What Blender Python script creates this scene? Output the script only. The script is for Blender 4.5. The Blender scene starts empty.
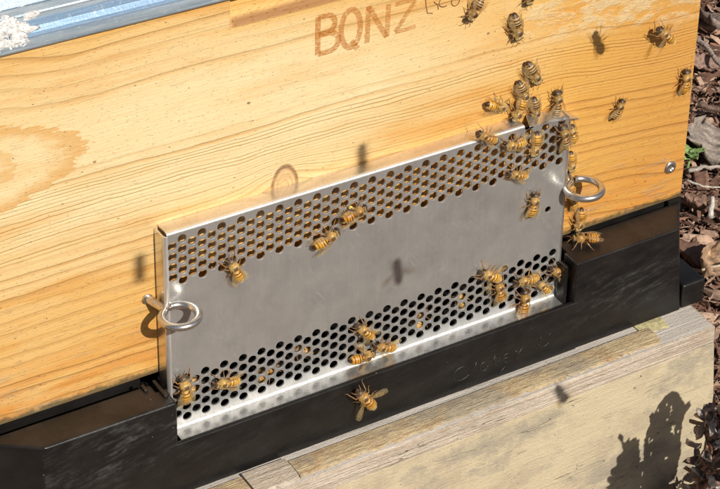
import bpy, bmesh, math, random
import numpy as np
from mathutils import Vector, Matrix, Euler
MM = 0.001
S = bpy.context.scene
COL = S.collection
random.seed(7)
rng = np.random.default_rng(7)

# ------------------------------------------------------------------ camera
cam_d = bpy.data.cameras.new('camera')
cam = bpy.data.objects.new('camera', cam_d); COL.objects.link(cam)
Rr = Vector((0.81177795, -0.57961143, 0.07118395))
Rd = Vector((-0.25109357, -0.45649866, -0.85355784))
Rf = Vector((0.52722726, 0.6750256, -0.51611225))
cam.matrix_world = Matrix.Translation(Vector((-330.656, -705.310, 525.191)) * MM) @ Matrix((Rr, -Rd, -Rf)).transposed().to_4x4()
cam_d.sensor_width = 36.0
cam_d.lens = 2325.055 / 720 * 36
cam_d.shift_x = -(611.515 - 360) / 720
cam_d.shift_y = (122.408 - 244.5) / 720
cam_d.clip_start = 0.02; cam_d.clip_end = 200
S.camera = cam

# ------------------------------------------------------------------ light
SUN = Vector((0.05, -1.0, 0.76)).normalized()
world = bpy.data.worlds.new('World'); S.world = world; world.use_nodes = True
wn = world.node_tree.nodes; wl = world.node_tree.links
sky = wn.new('ShaderNodeTexSky'); sky.sky_type = 'NISHITA'; sky.sun_disc = False
sky.sun_elevation = math.asin(SUN.z); sky.sun_rotation = math.atan2(SUN.x, SUN.y)
sky.air_density = 1.0; sky.dust_density = 1.5
bg = wn['Background']; bg.inputs['Strength'].default_value = 0.05
wl.new(sky.outputs[0], bg.inputs['Color'])
sd = bpy.data.lights.new('sun', 'SUN'); sd.energy = 4.8; sd.angle = math.radians(0.42); sd.color = (1.0, 0.95, 0.86)
sun = bpy.data.objects.new('sun', sd); COL.objects.link(sun)
sun.rotation_euler = (-SUN).to_track_quat('-Z', 'Y').to_euler()
S.view_settings.view_transform = 'Standard'; S.view_settings.look = 'None'
S.view_settings.exposure = 0.08; S.view_settings.gamma = 1
S.render.resolution_x = 1024; S.render.resolution_y = 695
S.cycles.max_bounces = 8

# ------------------------------------------------------------------ node maths
class G:
    """tiny expression builder for shader nodes"""
    def __init__(s, name):
        s.m = bpy.data.materials.new(name); s.m.use_nodes = True
        s.nt = s.m.node_tree; s.nt.nodes.clear()
        s.out = s.nt.nodes.new('ShaderNodeOutputMaterial')
    def n(s, t, **k):
        o = s.nt.nodes.new(t)
        for a, b in k.items(): setattr(o, a, b)
        return o
    def l(s, a, b): s.nt.links.new(a, b)
    def put(s, inp, v):
        if isinstance(v, X): s.l(v.o, inp)
        elif hasattr(v, 'is_output'): s.l(v, inp)
        elif isinstance(v, (tuple, list)) and len(inp.default_value) == 4 and len(v) == 3: inp.default_value = (*v, 1)
        else: inp.default_value = v
    def op(s, o, a, b=None, c=None):
        m = s.n('ShaderNodeMath', operation=o)
        s.put(m.inputs[0], a)
        if b is not None: s.put(m.inputs[1], b)
        if c is not None: s.put(m.inputs[2], c)
        return X(s, m.outputs[0])
    def xyz(s, world=True):
        if world: src = s.n('ShaderNodeNewGeometry').outputs['Position']
        else: src = s.n('ShaderNodeTexCoord').outputs['Object']
        sc = s.n('ShaderNodeVectorMath', operation='SCALE'); s.l(src, sc.inputs[0]); sc.inputs['Scale'].default_value = 1000
        p = s.n('ShaderNodeSeparateXYZ'); s.l(sc.outputs[0], p.inputs[0])
        return X(s, p.outputs[0]), X(s, p.outputs[1]), X(s, p.outputs[2])
    def vec(s, x, y, z):
        c = s.n('ShaderNodeCombineXYZ')
        for i, v in enumerate((x, y, z)): s.put(c.inputs[i], v)
        return c.outputs[0]
    def noise(s, x, y=0.0, z=0.0, scale=1.0, detail=3, rough=0.55):
        t = s.n('ShaderNodeTexNoise'); s.l(s.vec(x, y, z), t.inputs['Vector'])
        t.inputs['Scale'].default_value = scale; t.inputs['Detail'].default_value = detail; t.inputs['Roughness'].default_value = rough
        return X(s, t.outputs[0])
    def voro(s, x, y, z, scale=1.0, feature='F1'):
        t = s.n('ShaderNodeTexVoronoi', feature=feature); s.l(s.vec(x, y, z), t.inputs['Vector']); t.inputs['Scale'].default_value = scale
        return X(s, t.outputs['Distance']), t.outputs['Color']
    def step(s, v, a, b):
        m = s.n('ShaderNodeMapRange', interpolation_type='SMOOTHSTEP', clamp=True)
        s.put(m.inputs[0], v); m.inputs[1].default_value = a; m.inputs[2].default_value = b
        return X(s, m.outputs[0])
    def lin(s, v, a, b, c=0.0, d=1.0):
        m = s.n('ShaderNodeMapRange', clamp=True)
        s.put(m.inputs[0], v); m.inputs[1].default_value = a; m.inputs[2].default_value = b; m.inputs[3].default_value = c; m.inputs[4].default_value = d
        return X(s, m.outputs[0])
    def mix(s, f, a, b, mode='MIX'):
        m = s.n('ShaderNodeMixRGB', blend_type=mode)
        s.put(m.inputs[0], f); s.put(m.inputs[1], a); s.put(m.inputs[2], b)
        return m.outputs[0]
    def bsdf(s, color, rough=0.5, metal=0.0, bump=None, bdist=0.1, **k):
        p = s.n('ShaderNodeBsdfPrincipled')
        s.put(p.inputs['Base Color'], color); s.put(p.inputs['Roughness'], rough); s.put(p.inputs['Metallic'], metal)
        for a, b in k.items(): s.put(p.inputs[a], b)
        if bump is not None:
            bn = s.n('ShaderNodeBump'); s.put(bn.inputs['Height'], bump); bn.inputs['Distance'].default_value = bdist * MM
            s.l(bn.outputs[0], p.inputs['Normal'])
        s.l(p.outputs[0], s.out.inputs[0]); s.p = p
        return s.m
class X:
    def __init__(s, g, o): s.g = g; s.o = o
    def __add__(s, b): return s.g.op('ADD', s, b)
    __radd__ = __add__
    def __sub__(s, b): return s.g.op('SUBTRACT', s, b)
    def __rsub__(s, b): return s.g.op('SUBTRACT', b, s)
    def __mul__(s, b): return s.g.op('MULTIPLY', s, b)
    __rmul__ = __mul__
    def __truediv__(s, b): return s.g.op('DIVIDE', s, b)
    def __pow__(s, b): return s.g.op('POWER', s, b)
    def frac(s): return s.g.op('FRACT', s)
    def floor(s): return s.g.op('FLOOR', s)
    def exp(s): return s.g.op('EXPONENT', s)
    def abs(s): return s.g.op('ABSOLUTE', s)
    def sqrt(s): return s.g.op('SQRT', s)
    def max(s, b): return s.g.op('MAXIMUM', s, b)
    def min(s, b): return s.g.op('MINIMUM', s, b)

# ------------------------------------------------------------------ materials
def mat_pine():
    g = G('pine_wood'); x, y, z = g.xyz()
    n1 = g.noise(x * .010, 3.0, z * .03, 1, 2)
    n2 = g.noise(x * .05, 9.0, z * .12, 1, 2)
    kb = (((x - 55) / 15) ** 2 * -1).exp() * (((z - 6) / 11) ** 2 * -1).exp()
    kb2 = (((x - 236) / 40) ** 2 * -1).exp() * (((z + 40) / 22) ** 2 * -1).exp()
    rt = g.step(x, 175.0, 262.0)
    w = z + (n1 - .5) * 6 + (n2 - .5) * 1.8 - kb * 7.0 + kb2 * -5 + rt * 9.0 - g.step(x, -30.0, -70.0) * g.lin(z, 60., 84., 0., 6.)
    segs = [(-72, -40, 7), (-40, -8, 6), (-8, 5, 3), (5, 34, 17), (33, 41, 2), (66, 92, 4), (92, 122, 6)]
    ph = None
    for a, b, n in segs:
        t = g.lin(w, a, b, 0, n); ph = t if ph is None else ph + t
    ph = ph + .12 + (g.noise(x * .006, 21., z * .055, 1, 2) - .5) * 1.0 * (1.0 - g.step(w, 40., 43.) * g.step(w, 66., 63.))
    saw = ph.frac(); idn = g.noise(ph.floor() * 3.17, 1.7, x * .004, 1, 0)
    late = g.step(saw, .35, .86) * g.lin(saw, .9, 1.0, 1.0, 0.0)
    late = late * g.lin(idn, .35, .62, .25, 1.0)
    fine = g.step(w, 3., 7.) * g.step(w, 36., 33.)
    late = late * (1.0 - .15 * fine)
    # flat-sawn figure on the left of the board
    e = (((x + 95) / 64) ** 2 + ((z - 49) / 21) ** 2).sqrt() + (n2 - .5) * .22 + (g.noise(x * .16, 2.0, z * .5, 1, 4, .65) - .5) * .34
    flame = g.step(e, .72, .97) * g.step(e, 1.01, .985) * .75 + g.step(e, .42, .57) * g.step(e, .60, .575) * .5
    inside = g.step(e, 1.02, .98)
    late = late * (1.0 - inside)
    # knot
    ke = (((x - 54.5) / 5.6) ** 2 + ((z - 4.0) / 9.6) ** 2).sqrt() + (n2 - .5) * .25
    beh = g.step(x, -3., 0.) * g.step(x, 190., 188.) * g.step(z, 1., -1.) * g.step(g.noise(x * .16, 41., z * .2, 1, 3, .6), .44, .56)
    kline = (g.step(ke, .78, .94) * g.step(ke, 1.18, 1.02)).max(g.step((ke * 3.2).frac(), .8, .95) * g.step(ke, 1., .9) * .45) * g.lin(g.noise(x * .2, 1., z * .2, 1, 3), .35, .6, .6, 1.)
    kin = g.step(ke, 1.0, .9)
    late = late * (1.0 - kin)
    # colour
    pr = (((x - 15) / 115) ** 2 + ((z - 42) / 38) ** 2).sqrt() + (n1 - .5) * .9 + (n2 - .5) * .3
    amber = g.lin(pr, .55, 1.75, 0., 1.) * g.lin(x, -60., 20., .72, 1.0)
    fib = g.noise(x * .035, 5.0, z * 1.6, 1, 4, .65)
    fib2 = g.noise(x * .15, 8.0, z * 4.5, 1, 2, .6)
    stain = g.step(g.noise(x * .011, 11.0, z * .075, 1, 4, .6), .46, .66)
    base = g.mix(amber, (.74, .60, .345), (.63, .35, .078))
    base = g.mix(stain * g.lin(amber, 0., .7, .25, .75), base, (.58, .265, .04))
    base = g.mix(rt * .75, base, (.50, .235, .042))
    base = g.mix(g.step(z, -30., -62.) * g.step(g.noise(x * .03, 4., z * .2, 1, 4), .38, .60) * .85, base, (.58, .23, .035))
    base = g.mix(g.lin(fib, .35, .75, 0., .34), base, (.60, .34, .12))
    latec = g.mix(amber, (.56, .32, .10), (.40, .175, .035))
    base = g.mix(late * g.lin(g.noise(x * .02, 31., z * .05, 1, 3), .3, .7, .40, .90) * g.lin(z, 30., 60., 1.0, .75), base, latec)
    base = g.mix(flame * 1.0, base, (.58, .31, .085))
    base = g.mix(kline * .9, base, (.20, .09, .035))
    base = g.mix(kin * (g.step(fib2, .40, .6) * .4 + .25), base, (.46, .25, .10))
    # grey weathering, dots of propolis, rough pale patch upper right
    pale = g.step(x, 150., 185.) * g.step(z + x * .12, 56., 66.) * g.step(g.noise(x * .06, 1., z * .15, 1, 4, .7), .42, .60)
    base = g.mix(pale * .55, base, (.82, .68, .42))
    grub = g.step(z, 5., -68.) * g.step(g.noise(x * .05, 7., z * .35, 1, 5, .7), .52, .68)
    base = g.mix(grub * .5, base, (.38, .25, .16))
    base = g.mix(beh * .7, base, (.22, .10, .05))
    vd, vc = g.voro(x * .22, 0., z * .42)
    sel = X(g, g.n('ShaderNodeSeparateXYZ').outputs[0]); g.l(vc, sel.o.node.inputs[0])
    gd_ = 1.0
    dots = g.step(vd + (fib2 - .5) * .12, .13, .05) * g.step(sel, .80, .84)
    base = g.mix(dots * .75, base, (.20, .10, .05))
    vd2, vc2 = g.voro(x * .045, 3., z * .06)
    sel2 = X(g, g.n('ShaderNodeSeparateXYZ').outputs[0]); g.l(vc2, sel2.o.node.inputs[0])
    base = g.mix(g.step(vd2 + (fib2 - .5) * .04, .045, .025) * g.step(sel2, .6, .65) * .8, base, (.18, .09, .04))
    slit = g.step(g.noise(x * .06, 2.2, z * 2.2, 1, 2), .66, .74)
    pore = g.step(g.noise(x * .5, 12., z * 1.6, 1, 3, .7), .60, .72)
    base = g.mix(pore * g.lin(z, 0., -60., .0, .5), base, (.36, .19, .07))
    base = g.mix(slit * g.lin(z, 20., -30., .0, .6), base, (.36, .18, .07))
    # mossy dirt along the bottom edge, dark grime band in the handhold
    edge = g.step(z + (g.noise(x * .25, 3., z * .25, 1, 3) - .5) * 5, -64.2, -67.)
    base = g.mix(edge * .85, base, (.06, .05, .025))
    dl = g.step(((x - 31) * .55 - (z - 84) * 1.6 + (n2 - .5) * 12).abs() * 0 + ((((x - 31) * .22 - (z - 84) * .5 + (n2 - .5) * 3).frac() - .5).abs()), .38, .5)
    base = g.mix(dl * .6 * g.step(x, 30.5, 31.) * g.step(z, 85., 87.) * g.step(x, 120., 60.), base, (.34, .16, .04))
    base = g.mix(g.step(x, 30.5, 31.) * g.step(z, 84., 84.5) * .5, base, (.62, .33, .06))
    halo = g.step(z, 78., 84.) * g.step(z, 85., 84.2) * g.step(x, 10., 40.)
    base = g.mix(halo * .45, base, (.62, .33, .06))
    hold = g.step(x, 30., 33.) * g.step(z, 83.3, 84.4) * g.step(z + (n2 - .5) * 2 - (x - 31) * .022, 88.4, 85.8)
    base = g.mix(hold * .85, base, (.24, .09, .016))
    h = fib * .6 + late * -.6 + fib2 * .25 + dots * -.6 + kline * -1.2 + slit * -.3 + pale * fib2 * 1.4 + grub * fib2 * .8 - pore * .5
    return g.bsdf(base, g.lin(fib, .3, .8, .48, .68), 0, h, .35)

def mat_steel(name='stainless_steel', rough=.24, metal=.72, col=(.60, .59, .57)):
    g = G(name); x, y, z = g.xyz()
    b = g.noise(x * .08, y * .3, z * .08, 1, 4, .6); s_ = g.noise(x * .5, y, z * .03, 1, 3, .7)
    vd, _ = g.voro(x * .3, y * .3, z * .3)
    spots = g.step(vd, .16, .06)
    sm = g.step(g.noise(x * .06, 2., z * .05, 1, 5, .7), .55, .75)
    c = g.mix(g.lin(b, .3, .7), tuple(v * .88 for v in col), tuple(min(1, v * 1.08) for v in col))
    sc = g.step((g.noise(x * .35 + z * .25, 1., z * .02, 1, 1) - .5).abs(), .006, .001) * g.step(g.noise(x * .04, 5., z * .04, 1, 2), .5, .6)
    fl = g.step(g.noise(x * .45, y, z * .45, 1, 4, .7), .68, .74)
    c = g.mix(spots * .25 + sm * .18, c, (.74, .72, .68))
    c = g.mix(sc * .35 + fl * .5, c, (.85, .83, .80))
    c = g.mix(g.step(g.noise(x * .05, 8., z * .03, 1, 5, .7), .5, .7) * .25, c, (.44, .42, .39))
    return g.bsdf(c, g.lin(s_, .3, .7, rough * .8, rough * 1.3) + sm * .12, metal, b * .5 + s_ * .2, .05)

def mat_plastic():
    g = G('black_plastic'); x, y, z = g.xyz()
    n = g.noise(x * .05, y * .05, z * .09, 1, 5, .65)
    st = g.noise(x * .045 + z * .03, 1.0, z * .22 - x * .055, 1, 6, .72)
    reg = (((x - 225) / 26) ** 2 * -1).exp() * (((z + 93) / 9) ** 2 * -1).exp() + (((x + 35) / 38) ** 2 * -1).exp() * (((z + 84) / 12) ** 2 * -1).exp()
    sm = g.step(st, .46, .68) * g.lin(reg, 0., .8, .10, .95) * g.step(y, -19., -19.8)
    top = g.step(z, -71., -69.8) * g.step(y, -19.9, -19.3) * g.step(y, -3.2, -3.6)
    c = g.mix(g.lin(n, .3, .7), (.007, .0065, .0065), (.015, .013, .012))
    c = g.mix(sm * .30 + sm * g.step(g.noise(x * .25, y, z * .4, 1, 4, .7), .45, .6) * .35, c, (.11, .105, .10))
    c = g.mix(top * g.step(n, .36, .66) * .55, c, (.036, .025, .020))
    vd, vc = g.voro(x * .16, y * .16, z * .16)
    sel = X(g, g.n('ShaderNodeSeparateXYZ').outputs[1]); g.l(vc, sel.o.node.inputs[0])
    dd = g.step(vd + (g.noise(x * 1.3, y * 1.3, z * 1.3, 1, 3) - .5) * .10 + (1.0 - sel) * .14, .085, .03) * g.step(sel, .62, .66) * g.step(g.noise(x * .02, y * .02, z * .05, 1, 4), .44, .56) * g.step(y, -17., -18.).max(g.step(z, -71.5, -71.))
    c = g.mix(dd * .7, c, (.30, .27, .23))
    fine = g.noise(x * .9, y * .9, z * .9, 1, 3)
    return g.bsdf(c, g.lin(n, .3, .7, .26, .42) + sm * .2, 0, fine * .6 + n + dd * 1.5, .12, **{'Specular IOR Level': .35})

def mat_timber(name, a, b, c3, stain=.5, fs=1.0, gd=1.0, ns=1.0, blot=0.0):
    g = G(name); x, y, z = g.xyz()
    f = g.noise(x * .02 * fs, y * .9, z * .9, 1, 5, .65)
    n = g.noise(x * .03 * ns, y * .06 * ns, z * .035 * ns, 1, 5, .65)
    f2 = g.noise(x * .35, y * 1.8, z * 1.8, 1, 3, .6)
    gr = g.noise(x * 1.1, y * 1.1, z * 1.1, 1, 3, .7)
    c = g.mix(g.step(f, .40, .62), a, b)
    c = g.mix(g.step(n, .45, .70) * stain, c, c3)
    c = g.mix(g.step(f2, .60, .74) * .42, c, tuple(v * .45 for v in c3))
    c = g.mix(g.step(gr, .60, .75) * .35, c, tuple(v * .5 for v in c3))
    bl = g.noise(x * .018, y * .02, z * .03, 1, 6, .72)
    c = g.mix(g.step(bl, .48, .62) * blot, c, (.30, .26, .20))
    c = g.mix(g.step(g.noise(x * .9, y * .9, z * .9, 1, 2, .6), .62, .70) * blot * .6, c, tuple(min(1, v * 1.25) for v in b))
    cr = g.step((g.noise(x * .012, y * .3, z * .14, 1, 3) - .5).abs(), .0035, .001) * g.step(g.noise(x * .03, y * .1, z * .1, 1, 2), .50, .56)
    c = g.mix(cr * .7, c, (.12, .085, .05))
    vd, _ = g.voro(x * .12, y * .12, z * .12)
    c = g.mix(g.step(vd, .07, .03) * .6, c, (.12, .08, .04))
    return g.bsdf(c, .78, 0, f * gd + f2 * .5 * gd + gr * .6 - cr * 2., .6)

def mat_simple(name, col, rough=.6, var=.35, scale=.3, bump=.2, **k):
    g = G(name); x, y, z = g.xyz()
    n = g.noise(x, y, z, scale, 4, .6)
    c = g.mix(g.lin(n, .3, .7), tuple(v * (1 - var) for v in col), tuple(min(1, v * (1 + var)) for v in col))
    return g.bsdf(c, rough, k.pop('metal', 0), n, bump, **k)

def mat_attr(name, rough=.55, var=.4, scale=.6, bump=.3, tint=False, **k):
    g = G(name); x, y, z = g.xyz()
    at = g.n('ShaderNodeAttribute', attribute_name='Col').outputs['Color']
    n = g.noise(x, y, z, scale, 4, .65)
    c = g.mix(g.lin(n, .3, .7, 1., 0.), at, (1 - var, 1 - var, 1 - var), 'MULTIPLY')
    if tint:
        oi = g.n('ShaderNodeObjectInfo'); rd = X(g, oi.outputs['Random'])
        c = g.mix(g.step(rd, .35, 1.0) * .55, c, (.62, .42, .26), 'MULTIPLY')
    return g.bsdf(c, rough, 0, n, bump, **k)

M = dict(
    pine=mat_pine(), steel=mat_steel(), flange=mat_steel('bent_steel_flange', .24, .88, (.74, .71, .67)),
    wire=mat_simple('screw_eye_steel', (.66, .62, .57), .24, .15, .25, .05, metal=.93),
    plastic=mat_plastic(),
    lid=None,
    bee=mat_attr('bee_body', .36, .45, 1.4, .15, tint=True), fur=mat_simple('bee_fur', (.78, .55, .22), .8, .3, 1.0, 0),
    leg=mat_simple('bee_leg', (.26, .13, .045), .35, .4, .8, .05), eye=mat_simple('bee_eye', (.02, .014, .01), .22, .3, .8, 0),
    pollen=mat_simple('pollen', (.85, .62, .10), .8, .2, 2.0, .3),
    chips=mat_attr('bark_mulch', .85, .55, .35, .6),
    leaf=mat_attr('dry_leaf', .7, .55, .30, 1.2),
)
def mat_lid():
    g = G('weathered_lid_sky_tint'); x, y, z = g.xyz()
    n = g.noise(x * .05, y * .2, z * .8, 1, 5, .65); n2 = g.noise(x * .5, y * .5, z * .5, 1, 3, .7)
    bl = g.step(z, 101.6, 103.) * g.step(z, 108.4, 107.) + g.step(z, 112.6, 113.2) * .5  # bands by height: blue sky reflection painted into the base colour
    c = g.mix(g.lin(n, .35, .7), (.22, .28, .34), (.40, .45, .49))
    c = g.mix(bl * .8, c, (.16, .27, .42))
    c = g.mix(g.step(n2, .58, .68) * .4, c, (.50, .52, .53))
    return g.bsdf(c, .38, .4, n + n2 * .5, .15)
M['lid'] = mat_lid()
def mat_wing():
    g = G('bee_wing'); x, y, z = g.xyz()
    n = g.noise(x, y, z, .8, 3)
    p = g.n('ShaderNodeBsdfPrincipled'); p.inputs['Base Color'].default_value = (.84, .64, .34, 1); p.inputs['Roughness'].default_value = .22
    tr = g.n('ShaderNodeBsdfTransparent'); tr.inputs[0].default_value = (.96, .91, .80, 1)
    mx = g.n('ShaderNodeMixShader'); g.l(g.lin(n, .3, .7, .07, .17).o, mx.inputs[0]); g.l(tr.outputs[0], mx.inputs[1]); g.l(p.outputs[0], mx.inputs[2])
    g.l(mx.outputs[0], g.out.inputs[0]); return g.m
M['wing'] = mat_wing()
def mat_print():
    g = G('faded_orange_stamp_ink'); x, y, z = g.xyz()
    n = g.noise(x * .6, y, z * 2.4, .7, 5, .75)
    p = g.n('ShaderNodeBsdfPrincipled'); p.inputs['Base Color'].default_value = (.50, .17, .015, 1); p.inputs['Roughness'].default_value = .6
    tr = g.n('ShaderNodeBsdfTransparent')
    mx = g.n('ShaderNodeMixShader'); g.l((g.lin(n, .40, .56, .12, .66) * g.lin(x, 66., 118., 1.0, .6)).o, mx.inputs[0]); g.l(tr.outputs[0], mx.inputs[1]); g.l(p.outputs[0], mx.inputs[2])
    g.l(mx.outputs[0], g.out.inputs[0]); return g.m
M['ink'] = mat_print()
M['burn'] = mat_simple('brown_pencil_mark', (.16, .07, .03), .8, .3, .5, 0)
M['scuff'] = mat_simple('scuffed_raised_plastic', (.016, .015, .0145), .45, .5, .5, .1)
M['under'] = mat_timber('timber_top', (.49, .44, .385), (.60, .54, .475), (.36, .31, .26), .35)
M['band'] = mat_timber('timber_weathered_face', (.50, .40, .305), (.66, .565, .45), (.38, .27, .18), .5, 1., 2.2, 2.0, .35)
M['panel'] = mat_timber('timber_yellow_panel', (.50, .415, .275), (.55, .46, .305), (.38, .31, .215), .7, 2.5, .4, 1.6, .8)
M['splint'] = mat_timber('rough_strip', (.46, .34, .19), (.58, .46, .28), (.36, .20, .09), .7, 3.0, 2.0, 4.0, .7)
M['crust'] = mat_simple('white_crust', (.66, .64, .62), .8, .35, .55, 1.5)
M['sprout'] = mat_simple('green_sprout', (.20, .30, .10), .5, .3, .1, .3)

# ------------------------------------------------------------------ mesh helpers (all in millimetres, world axes)
def empty(name, label, cat, loc=(0, 0, 0), group=None):
    o = bpy.data.objects.new(name, None); COL.objects.link(o); o.location = Vector(loc) * MM
    o.empty_display_size = .005; o['label'] = label; o['category'] = cat
    if group: o['group'] = group
    return o
def tag(o, label, cat, group=None):
    o['label'] = label; o['category'] = cat
    if group: o['group'] = group
    return o
def mesh(name, V, F, mats, smooth=False, mi=None, col=None):
    me = bpy.data.meshes.new(name)
    me.from_pydata([tuple(c * MM for c in v) for v in V], [], F)
    for m in (mats if isinstance(mats, (list, tuple)) else [mats]): me.materials.append(m)
    if mi is not None: me.polygons.foreach_set('material_index', mi)
    if smooth: me.polygons.foreach_set('use_smooth', [True] * len(me.polygons))
    if col is not None:
        a = me.color_attributes.new('Col', 'FLOAT_COLOR', 'POINT')
        a.data.foreach_set('color', np.c_[np.asarray(col), np.ones(len(V))].astype(np.float32).ravel())
    me.update(); return me
def obj(name, V, F, mats, parent=None, smooth=False, bevel=0, **k):
    o0 = (Vector(parent.location) / MM) if parent is not None else Vector((0, 0, 0))
    V = [(v[0] - o0.x, v[1] - o0.y, v[2] - o0.z) for v in V]
    o = bpy.data.objects.new(name, mesh(name, V, F, mats, smooth, **k)); COL.objects.link(o); o.parent = parent
    if bevel:
        b = o.modifiers.new('bevel', 'BEVEL'); b.width = bevel * MM; b.segments = 3; b.limit_method = 'ANGLE'; b.angle_limit = math.radians(35); b.harden_normals = False
        o.data.polygons.foreach_set('use_smooth', [True] * len(o.data.polygons))
        w = o.modifiers.new('wn', 'WEIGHTED_NORMAL'); w.keep_sharp = True
    return o
def prism(poly, z0, z1, top=None):
    """poly: xy outline counter-clockwise; optional different outline on top"""
    n = len(poly); t = top or poly
    V = [(x, y, z0) for x, y in poly] + [(x, y, z1) for x, y in t]
    F = [tuple(range(n))[::-1], tuple(range(n, 2 * n))] + [(i, (i + 1) % n, n + (i + 1) % n, n + i) for i in range(n)]
    return V, F
def box(x0, x1, y0, y1, z0, z1): return prism([(x0, y0), (x1, y0), (x1, y1), (x0, y1)], z0, z1)
def join(*parts):
    V, F = [], []
    for v, f in parts:
        k = len(V); V += list(v); F += [tuple(i + k for i in p) for p in f]
    return V, F
def tube(path, rad, n=10, closed=False, cap=True):
    P = [Vector(p) for p in path]; m = len(P); R_ = rad if isinstance(rad, (list, tuple)) else [rad] * m
    V, F = [], []; up = None
    for i in range(m):
        a = P[(i - 1) % m] if (closed or i > 0) else P[i]; b = P[(i + 1) % m] if (closed or i < m - 1) else P[i]
        t = (b - a).normalized()
        if up is None: up = t.orthogonal().normalized()
        up = (up - t * up.dot(t)).normalized(); s_ = t.cross(up)
        for j in range(n):
            q = 2 * math.pi * j / n
            V.append(tuple(P[i] + (up * math.cos(q) + s_ * math.sin(q)) * R_[i]))
    for i in range(m if closed else m - 1):
        k = (i + 1) % m
        for j in range(n): F.append((i * n + j, i * n + (j + 1) % n, k * n + (j + 1) % n, k * n + j))
    if cap and not closed: F += [tuple(range(n))[::-1], tuple(range((m - 1) * n, m * n))]
    return V, F
def ribbon(path, w, y, thick=.04):
    """flat stroke lying on the plane of constant y"""
    P = [Vector((a, b)) for a, b in path]; V, F = [], []
    for i, p in enumerate(P):
        t = (P[min(i + 1, len(P) - 1)] - P[max(i - 1, 0)]).normalized(); nn = Vector((-t.y, t.x)) * w / 2
        V += [(p.x + nn.x, y, p.y + nn.y), (p.x - nn.x, y, p.y - nn.y)]
    F = [(2 * i, 2 * i + 1, 2 * i + 3, 2 * i + 2) for i in range(len(P) - 1)]
    return V, F
def arc(cx, cy, rx, ry, a0, a1, n=14):
    return [(cx + rx * math.cos(math.radians(a0 + (a1 - a0) * i / n)), cy + ry * math.sin(math.radians(a0 + (a1 - a0) * i / n))) for i in range(n + 1)]

# ================================================================== SETTING: ground
GZ = -216.0
def mat_soil():
    g = G('soil'); x, y, z = g.xyz()
    n = g.noise(x, y, z, .02, 6, .7); n2 = g.noise(x, y, z, .15, 4, .7)
    c = g.mix(g.step(n, .35, .65), (.085, .052, .038), (.22, .145, .105))
    c = g.mix(g.step(n2, .55, .7) * .5, c, (.34, .28, .22))
    return g.bsdf(c, .9, 0, n2 * 2 + n, 4.)
gV, gF = box(-60000, 60000, -60000, 60000, GZ - 60, GZ)
g_ = obj('ground', gV, gF, mat_soil()); g_['kind'] = 'structure'

def chip_field(n, xr, yr, size, name, zoff=(0, 14), seed=1):
    r = np.random.default_rng(seed)
    cx = r.uniform(*xr, n); cy = r.uniform(*yr, n); cz = GZ + r.uniform(*zoff, n)
    L = r.lognormal(math.log(size), .55, n); L = np.clip(L, size * .3, size * 4.0); W = L * r.uniform(.10, .45, n); T = W * r.uniform(.15, .45, n)
    yaw = r.uniform(0, 2 * math.pi, n); pit = r.normal(0, .30, n); rol = r.normal(0, .5, n)
    # unit chip: bent 3-section splinter, 12 verts
    st = np.array([-.5, .05, .5]); base = []
    for i, s_ in enumerate(st):
        k = (.55, 1., .4)[i]
        for (a, b) in ((-1, -1), (1, -1), (1, 1), (-1, 1)): base.append((s_, a * .5 * k, b * .5 * k))
    base = np.array(base)
    V = base[None] + r.normal(0, .07, (n, 12, 3)); V[:, :, 0] *= L[:, None]; V[:, :, 1] *= W[:, None]; V[:, :, 2] *= T[:, None]
    V[:, 4:8, 2] += (L * r.normal(0, .08, n))[:, None]; V[:, 4:8, 1] += (L * r.normal(0, .08, n))[:, None]
    c, s_ = np.cos(rol), np.sin(rol); y_ = V[:, :, 1] * c[:, None] - V[:, :, 2] * s_[:, None]; z_ = V[:, :, 1] * s_[:, None] + V[:, :, 2] * c[:, None]; V[:, :, 1] = y_; V[:, :, 2] = z_
    c, s_ = np.cos(pit), np.sin(pit); x_ = V[:, :, 0] * c[:, None] - V[:, :, 2] * s_[:, None]; z_ = V[:, :, 0] * s_[:, None] + V[:, :, 2] * c[:, None]; V[:, :, 0] = x_; V[:, :, 2] = z_
    c, s_ = np.cos(yaw), np.sin(yaw); x_ = V[:, :, 0] * c[:, None] - V[:, :, 1] * s_[:, None]; y_ = V[:, :, 0] * s_[:, None] + V[:, :, 1] * c[:, None]; V[:, :, 0] = x_; V[:, :, 1] = y_
    V += np.stack([cx, cy, cz], 1)[:, None]
    inside = (cx < 285) & (cy > -50) & (cx > -130)
    V = V[~inside]; n = len(V)
    pal = np.array([.90, .72, .64]) * np.array([(.30, .20, .15), (.42, .32, .25), (.52, .43, .34), (.20, .12, .085), (.36, .22, .15), (.60, .50, .40), (.12, .075, .05), (.27, .19, .15)])
    cc = pal[r.integers(0, len(pal), n)] * r.uniform(.7, 1.2, (n, 1))
    F0 = []
    for k in (0, 4):
        for j in range(4): F0.append((k + j, k + (j + 1) % 4, k + 4 + (j + 1) % 4, k + 4 + j))
    F0 += [(3, 2, 1, 0), (8, 9, 10, 11)]
    F = (np.array(F0)[None] + (np.arange(n) * 12)[:, None, None]).reshape(-1, 4)
    me = bpy.data.meshes.new(name); me.from_pydata((V.reshape(-1, 3) * MM).tolist(), [], F.tolist())
    a = me.color_attributes.new('Col', 'FLOAT_COLOR', 'POINT'); a.data.foreach_set('color', np.c_[np.repeat(cc, 12, 0), np.ones(n * 12)].astype(np.float32).ravel())
    me.materials.append(M['chips'])
    o = bpy.data.objects.new(name, me); COL.objects.link(o); o['kind'] = 'stuff'; o['label'] = {'bark_crumbs': 'fine bark crumbs strewn over the mulch beside the hive'}.get(name, 'brown bark mulch of splinters and chips covering the ground'); o['category'] = 'mulch'
    return o
chip_field(46000, (230, 680), (-150, 460), 8.5, 'bark_mulch', (0, 22), 1)
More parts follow.
